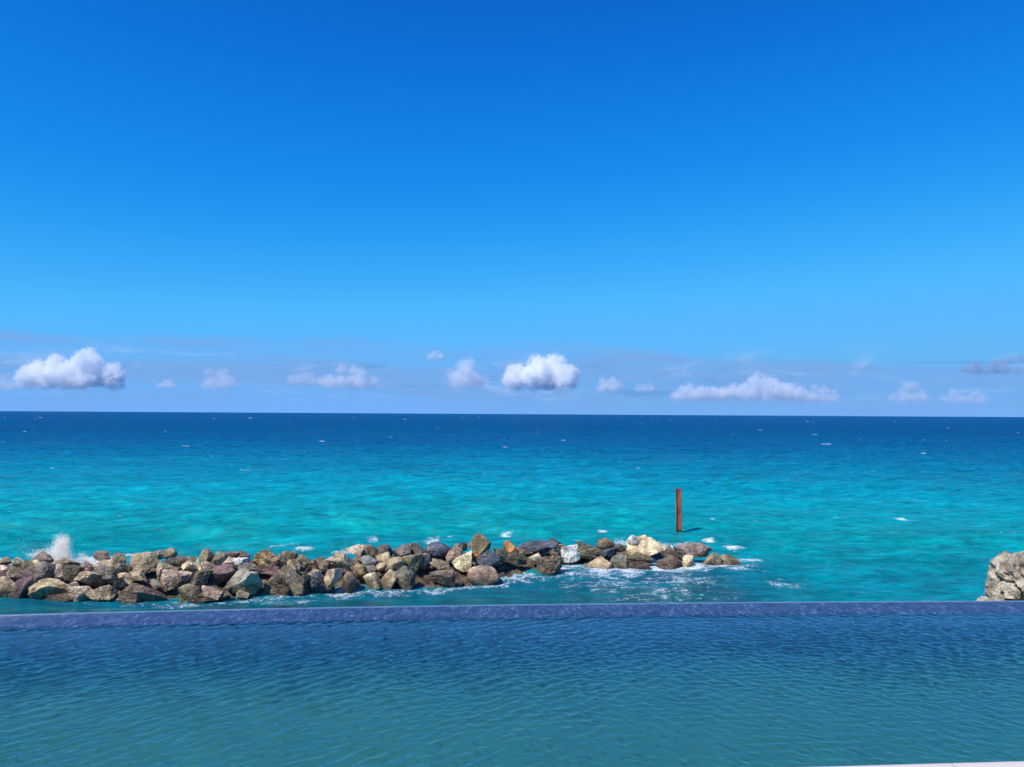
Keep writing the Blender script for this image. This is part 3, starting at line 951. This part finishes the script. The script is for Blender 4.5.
om = remesh("rock_outcrop", bm, .04)
co = np.empty(len(om.vertices) * 3)
om.vertices.foreach_get('co', co)
co = co.reshape(-1, 3)
no = np.array([v.normal[:] for v in om.vertices])
na = np_noise3(co, 3, 1.5)
nb = np_noise3(co, 8, 3.6)
nc = np_noise3(co, 12, 8.0)
nr = np.abs(np_noise3(co * np.array([1, 1, 1.5]), 31, 2.6))
co = co + no * (.04 * na + .05 * nb + .05 * nc + .03 * np_noise3(co, 17, 17.0) - .17 * np.exp(-(nr / .06) ** 2) - .10 * np.clip(np_noise3(co, 41, 5.0) - .35, 0, 1) * 3)[:, None]
om.vertices.foreach_set('co', co.reshape(-1))
oc = at_depth(1040, 600, OY)
om.transform(Matrix.Translation((-oc.x, -OY, 0)))
om.update()
outc = link("rock_outcrop", om, M_LIME, None, False)
outc.location = (oc.x, OY, 0)
outc.color = (.50, .43, .33, 1)
tag(outc, 'pale pitted limestone outcrop rising beyond the pool edge at the right border', 'rock')

# ------------------------------------------------------------------ infinity pool
ZW = H_CAM - 1.75        # pool water level
_e = [on_level(a_, b_, ZW) for a_, b_ in [(0, 615.6), (200, 610.8), (380, 607.2), (520, 605.0), (760, 603.0), (1024, 601.4)]]
EX, EY = np.array([v.x for v in _e]), np.array([v.y for v in _e])
epol = np.polyfit(EX, EY, 3)
_n = [on_level(a_, b_, ZW + .10) for a_, b_ in [(824, 765.4), (1024, 760.0)]]
NK = (_n[1].y - _n[0].y) / (_n[1].x - _n[0].x)


def y_out(X):
    Xc = np.clip(X, -5.5, 6.0)
    y = np.polyval(epol, Xc)
    return y + np.where(X < -5.5, (X + 5.5) * .14, 0) + np.where(X > 6.0, (X - 6.0) * .05, 0)


LEDGE = .64


def y_in(X):
    return y_out(X) - LEDGE


def y_near(X):
    return _n[0].y - .02 + NK * (X - _n[0].x)


pool = bpy.data.objects.new("infinity_pool", None)
COL.objects.link(pool)
pool.location = (0, 5.3, ZW)
tag(pool, 'infinity pool of rippled blue water with a wet mosaic edge above the sea', 'swimming pool')
PO = np.array([0, 5.3, ZW])
DEPTH = 1.40
xs = np.linspace(-13, 13, 261)


def strip(name, pts, mat, smooth=True):
    """pts: list of (y function of X, z) lines, lofted along the pool"""
    P = np.stack([np.stack([xs, f(xs), np.full_like(xs, z + ZW)], -1) for f, z in pts], 0) - PO
    return link(name, grid_mesh(name, P), mat, pool)


# tile, blue wall to sea green floor; sky reflection painted in under the rim
m_basin, n, out = new_mat("pool_tile")
tc = n.node('ShaderNodeNewGeometry').outputs['Position']
bz = n.node('ShaderNodeSeparateXYZ', {0: tc}).outputs[2]
blend = n.math('ADD', bz, n.math('MULTIPLY', n.math('SUBTRACT', n.noise(tc, 2.2, 6, .75), .5), .9))
col = n.ramp(n.math('DIVIDE', n.math('SUBTRACT', blend, ZW - DEPTH), DEPTH), [
    (.00, (.29, .70, .64)), (.22, (.18, .55, .62)), (.5, (.14, .40, .72)), (1.0, (.21, .38, .88))])
col = n.mix(1.0, col, n.ramp(n.noise(tc, 3.0, 5, .7), [(.3, .85), (.7, 1.15)]), 'MULTIPLY')
b = n.node('ShaderNodeBsdfPrincipled', {'Base Color': col, 'Roughness': .6})
n.l.new(b.outputs[0], out.inputs[0])
m_edge, n, out = new_mat("wet_edge_mosaic")
tc = n.node('ShaderNodeNewGeometry').outputs['Position']
sp1 = n.noise(n.mapping(tc, (1, .32, 1)), 30.0, 5, .85)
col = n.ramp(sp1, [(.36, (.008, .024, .075)), (.46, (.026, .056, .14)), (.54, (.044, .074, .17)), (.64, (.19, .23, .38))])
col = n.mix(1.0, col, n.ramp(n.noise(tc, 7.0, 5, .7), [(.3, .65), (.7, 1.35)]), 'MULTIPLY')
bp = n.node('ShaderNodeBump', {'Strength': 1.0, 'Distance': .02, 'Height': n.noise(n.mapping(tc, (1, .35, 1)), 26.0, 5, .7)})
b = n.node('ShaderNodeBsdfPrincipled', {'Base Color': col, 'Roughness': .5, 'Coat Weight': .55, 'Coat Roughness': .12, 'Coat IOR': 1.33,
                                        'Coat Normal': bp.outputs[0], 'Normal': bp.outputs[0]})
n.l.new(b.outputs[0], out.inputs[0])
m_shell, n, out = new_mat("render_plaster")
tc = n.node('ShaderNodeTexCoord').outputs['Object']
b = n.node('ShaderNodeBsdfPrincipled', {'Base Color': n.mix(n.noise(tc, 2.0, 5, .6), (.42, .40, .36), (.60, .57, .52)), 'Roughness': .9})
n.l.new(b.outputs[0], out.inputs[0])

cove = [(.95 * (1 - math.sin(a_)), .80 * (1 - math.cos(a_))) for a_ in np.linspace(0, math.pi / 2, 12)]
strip("pool_floor", [(lambda X: y_near(X) - .02, -DEPTH), (lambda X: y_in(X) - .95, -DEPTH)], m_basin)
strip("inner_wall", [((lambda X, d=dd: y_in(X) - d), -DEPTH + hh) for dd, hh in cove] + [(lambda X: y_in(X), -.235), (lambda X: y_in(X) + .17, -.045)], m_basin)
strip("near_wall", [(lambda X: y_near(X), .02), (lambda X: y_near(X), -DEPTH - .02)], m_basin)
strip("overflow_edge", [(lambda X: y_in(X) + .166, -.052), (lambda X: y_in(X) + .175, -.038), (lambda X: y_in(X) + .20, -.012), (lambda X: y_in(X) + .235, .003),
                        (lambda X: y_out(X) - .036, .005)], m_edge)
m_lip, n, out = new_mat("wet_lip")
tc = n.node('ShaderNodeNewGeometry').outputs['Position']
b = n.node('ShaderNodeBsdfPrincipled', {'Base Color': n.mix(n.noise(tc, 9.0, 4, .7), (.06, .11, .22), (.20, .32, .44)), 'Roughness': .2, 'Coat Weight': 1.0, 'Coat IOR': 1.33})
n.l.new(b.outputs[0], out.inputs[0])
strip("overflow_lip", [(lambda X: y_out(X) - .0355, .0), (lambda X: y_out(X) - .034, .010), (lambda X: y_out(X) - .008, .010), (lambda X: y_out(X), -.005), (lambda X: y_out(X) + .002, -.5)], m_lip)
strip("outer_wall", [(lambda X: y_out(X) + .001, -.49), (lambda X: y_out(X), -ZW - 1.6)], m_shell)

# rippled water sheet
NXW, NYW = 1900, 430
xw = np.linspace(-6.8, 6.8, NXW)
tw = np.linspace(0, 1, NYW)
XW = np.repeat(xw[None], NYW, 0)
YW = y_near(XW) * (1 - tw[:, None]) + (y_in(XW) + .215) * tw[:, None]
zw = np.zeros_like(XW)


def ripple(main, spread, n_, lmin, lmax, slope):
    z = np.zeros_like(XW)
    for i in range(n_):
        lam = lmin * (lmax / lmin) ** rng.random()
        a_ = main + rng.normal() * spread
        k = 2 * math.pi / lam
        ph = k * (XW * math.cos(a_) + YW * math.sin(a_)) + rng.random() * 6.283
        z += slope * lam / 6.283 * (np.sin(ph) + .25 * np.cos(2 * ph))
    return z


zA = ripple(R(139), .44, 36, .045, .14, .044) + ripple(R(134), .3, 5, .2, .5, .007)
zB = ripple(R(66), .50, 36, .045, .12, .031) + ripple(R(75), .3, 5, .2, .5, .007)
zC = ripple(R(100), 1.2, 24, .045, .10, .012)
sA = np.clip(.62 - XW / 3.0 + (fbm(XW * .9, YW * .9, 3, 41) - .5) * 1.0, .10, 1)
sB = np.clip(.42 + XW / 3.6 + (fbm(XW * .9, YW * .9, 3, 47) - .5) * 1.0, .04, 1)
gl_ = .50 + .9 * fbm(XW * .7 + 3, YW * 1.1, 3, 51)
zw = (zA * sA * 1.18 + zB * sB * .92 + zC) * gl_
zw -= zw.mean()
zw = np.clip(zw, -.02, .02)
zw *= 1 + 1.1 * np.exp(-((YW - y_near(XW)) / .22) ** 2) * np.clip(.3 + XW / 2.5, 0, 1)          # slap back from the coping
zw *= (.50 + .60 * np.clip(tw[:, None] / .55, 0, 1)) * (.35 + .65 * np.clip((1 - tw[:, None]) / .10, 0, 1))
pw_me = grid_mesh("pool_water", np.stack([XW, YW, zw + ZW], -1) - PO)
m_pw, n, out = new_mat("pool_water")
pos = n.node('ShaderNodeNewGeometry').outputs['Position']
bp = n.node('ShaderNodeBump', {'Strength': .25, 'Distance': .006, 'Height': n.noise(n.mapping(pos, (1, 1.3, 1)), 26.0, 3, .5)})
fr = n.node('ShaderNodeFresnel', {'IOR': 1.333, 'Normal': bp.outputs[0]})
t1 = n.node('ShaderNodeBsdfTransparent', {0: (.60, .90, .91, 1)})
t2 = n.node('ShaderNodeBsdfRefraction', {'Color': (.60, .90, .91, 1), 'Roughness': 0.0, 'IOR': 1.333, 'Normal': bp.outputs[0]})
tr = n.node('ShaderNodeMixShader', {0: .68, 1: t1.outputs[0], 2: t2.outputs[0]})
gl = n.node('ShaderNodeBsdfGlossy', {'Color': (1, 1, 1, 1), 'Roughness': .03, 'Normal': bp.outputs[0]})
ms = n.node('ShaderNodeMixShader', {0: fr.outputs[0], 1: tr.outputs[0], 2: gl.outputs[0]})
n.l.new(ms.outputs[0], out.inputs[0])
pw = link("pool_water", pw_me, m_pw, pool)
# plain water beyond the finely rippled part, both ends out of the picture
for s in (-1, 1):
    xe = np.linspace(6.8, 13, 40) * s
    P = np.stack([np.stack([xe, y_near(xe), np.full_like(xe, ZW)], -1), np.stack([xe, y_in(xe) + .205, np.full_like(xe, ZW)], -1)], 0) - PO
    if s < 0:
        P = P[:, ::-1]
    bm = bmesh.new()
    bm.from_mesh(pw_me)
    tmp = grid_mesh("tmp", P)
    bm.from_mesh(tmp)
    bm.to_mesh(pw_me)
    bm.free()
    bpy.data.meshes.remove(tmp)

# stone coping with a rounded nose, in slabs with joints drawn by the material
m_cop, n, out = new_mat("coping_stone")
pos = n.node('ShaderNodeNewGeometry').outputs['Position']
s = n.node('ShaderNodeSeparateXYZ', {0: pos})
jn = n.math('LESS_THAN', n.math('ABSOLUTE', n.math('SUBTRACT', n.math('FRACT', n.math('DIVIDE', s.outputs[0], .6)), .5)), .006)
col = n.mix(n.noise(pos, 9.0, 6, .65), (.80, .66, .53), (.92, .80, .66))
col = n.mix(n.math('MULTIPLY', jn, .6), col, (.35, .30, .26))
b = n.node('ShaderNodeBsdfPrincipled', {'Base Color': col, 'Roughness': .75, 'Normal': n.node('ShaderNodeBump', {
    'Strength': .3, 'Distance': .004, 'Height': n.noise(pos, 60.0, 4, .6)}).outputs[0]})
n.l.new(b.outputs[0], out.inputs[0])
strip("coping", [(lambda X: y_near(X), .055), (lambda X: y_near(X) + .02, .06), (lambda X: y_near(X) + .028, .075), (lambda X: y_near(X) + .02, .095),
                 (lambda X: y_near(X), .10), (lambda X: y_near(X) - .38, .102), (lambda X: y_near(X) - .38, .06)], m_cop)
# terrace the photographer stands on
P = np.stack([np.stack([xs, np.full_like(xs, -5.0), np.full_like(xs, ZW + .09)], -1),
              np.stack([xs, y_near(xs) - .375, np.full_like(xs, ZW + .09)], -1)], 0)
tag(link("terrace", grid_mesh("terrace", P), m_cop), kind='structure')

# ------------------------------------------------------------------ clouds
def cloud_material(lumps, H, dens, colr):
    """water droplets in the air: a volume that is densest in the heart of each billow, with a barely visible skin of wisps"""
    m, n, out = new_mat("cloud")
    tc = n.node('ShaderNodeTexCoord').outputs['Object']
    f = None
    for (x, y, z, r_) in lumps:
        d = n.node('ShaderNodeVectorMath', {0: tc, 1: (x, y, z)}, operation='DISTANCE').outputs['Value']
        v = n.math('SUBTRACT', 1.0, n.math('DIVIDE', d, r_))
        f = v if f is None else n.math('SMOOTH_MAX', f, v, .12)
    n1 = n.noise(tc, 1 / (.27 * H), 2, .5, .5)
    n2 = n.noise(tc, 1 / (.085 * H), 5, .62, .3)
    f = n.math('ADD', f, n.math('MULTIPLY', n.math('SUBTRACT', n1, .5), 1.5))
    f = n.math('ADD', f, n.math('MULTIPLY', n.math('SUBTRACT', n2, .5), 1.9))
    base = n.smooth(n.math('ADD', n.node('ShaderNodeSeparateXYZ', {0: tc}).outputs[2], n.math('MULTIPLY', n.math('SUBTRACT', n1, .5), .2 * H)), -.50 * H, -.16 * H)
    den = n.math('MULTIPLY', n.math('MULTIPLY', n.smooth(f, .16, .52), base), dens)
    vol = n.node('ShaderNodeVolumePrincipled', {'Color': (*colr, 1), 'Density': den, 'Anisotropy': 0.0})
    skin = n.node('ShaderNodeMixShader', {0: .012, 1: n.node('ShaderNodeBsdfTransparent').outputs[0],
                                          2: n.node('ShaderNodeBsdfDiffuse', {0: (.9, .92, .95, 1)}).outputs[0]})
    n.l.new(skin.outputs[0], out.inputs['Surface'])
    n.l.new(vol.outputs[0], out.inputs['Volume'])
    for holder in (m, m.cycles):
        if hasattr(holder, 'volume_step_rate'):
            holder.volume_step_rate = .22
    return m


WH = (.999, .999, .999)
GR = (.60, .68, .80)
CLOUDS = [  # px, py centre, w, h, density, colour, shape seed, label
    (70, 369, 104, 48, .0100, WH, 1, 'large bright white cumulus cloud low over the horizon at the far left'),
    (348, 378, 62, 28, .0040, WH, 2, 'soft white cloud bank over the left half of the breakwater'),
    (303, 377, 36, 20, .0028, WH, 21, 'faint white wisp at the left end of the soft white cloud bank'),
    (541, 371, 72, 44, .0140, WH, 3, 'bright puffy white cumulus cloud in the middle of the horizon'),
    (467, 374, 30, 38, .0032, WH, 4, 'faint tall slanting cloud left of the bright middle cumulus'),
    (610, 384, 26, 20, .0050, WH, 5, 'small white cloud just right of the bright middle cumulus'),
    (645, 387, 22, 12, .0045, WH, 6, 'tiny white cloud puff alone left of the long cloud row'),
    (701, 391, 62, 26, .0052, WH, 7, 'white cloud at the left end of the long row above the steel pile'),
    (762, 388, 92, 32, .0046, WH, 8, 'long low white cloud right of the steel pile'),
    (818, 394, 48, 22, .0034, WH, 9, 'small cloud closing the right end of the long cloud row'),
    (910, 393, 38, 24, .0024, WH, 10, 'faint white cloud between the long row and the right border'),
    (964, 396, 46, 20, .0026, WH, 11, 'faint low white cloud above the limestone outcrop'),
    (988, 367, 62, 20, .0040, GR, 12, 'grey blue cloud high near the right border'),
    (1016, 359, 44, 12, .0042, GR, 13, 'thin grey cloud touching the right border'),
    (167, 384, 20, 11, .007, WH, 14, 'tiny white puff right of the large left cumulus'),
    (219, 379, 38, 28, .0026, WH, 15, 'ragged faint cloud between the left cumulus and the soft bank'),
    (436, 355, 16, 12, .006, WH, 16, 'tiny high white puff above the faint slanting cloud'),
    (3, 382, 34, 24, .0028, WH, 17, 'faint cloud cut by the left border'),
]
CY = 18000.0
for i, (px, py, cw, ch, dens, colr, sd, lab) in enumerate(CLOUDS):
    rg = np.random.default_rng(700 + sd)
    Y_ = CY + 150 * i
    sc = Y_ / F_PX
    Wm, Hm = cw * sc, ch * sc
    lumps = []
    cnt = int(min(22, 5 + 4.5 * cw / ch))
    for k in range(cnt):                                     # the flat-bottomed body
        u = ((k + .5) / cnt - .5) * .84 + rg.normal() * .02
        r_ = Hm * rg.uniform(.26, .36)
        lumps.append((u * Wm, rg.uniform(-.35, .35) * Hm, -.26 * Hm + rg.uniform(0, .14) * Hm, r_))
    for k in range(int(cnt * .9)):                           # heads rising from it
        u = max(-.36, min(.36, rg.normal() * .19))
        top_ = (1 - (2.2 * u) ** 2) ** .5 * rg.uniform(.35, 1.0)
        r_ = Hm * rg.uniform(.15, .27)
        lumps.append((u * Wm, rg.uniform(-.3, .3) * Hm, (-.30 + .62 * top_) * Hm, r_))
    bm = bmesh.new()
    for (x, y, z, r_) in lumps:
        g = bmesh.ops.create_icosphere(bm, subdivisions=2, radius=r_ * 1.12)
        bmesh.ops.translate(bm, vec=(x, y, z), verts=g['verts'])
    cm = remesh("cloud", bm, Hm / 18)
    o = link("cloud", cm, cloud_material(lumps, Hm, dens, colr), None, True)
    o.location = at_depth(px, py, Y_)
    tag(o, lab, 'cloud', 'clouds low over the horizon')
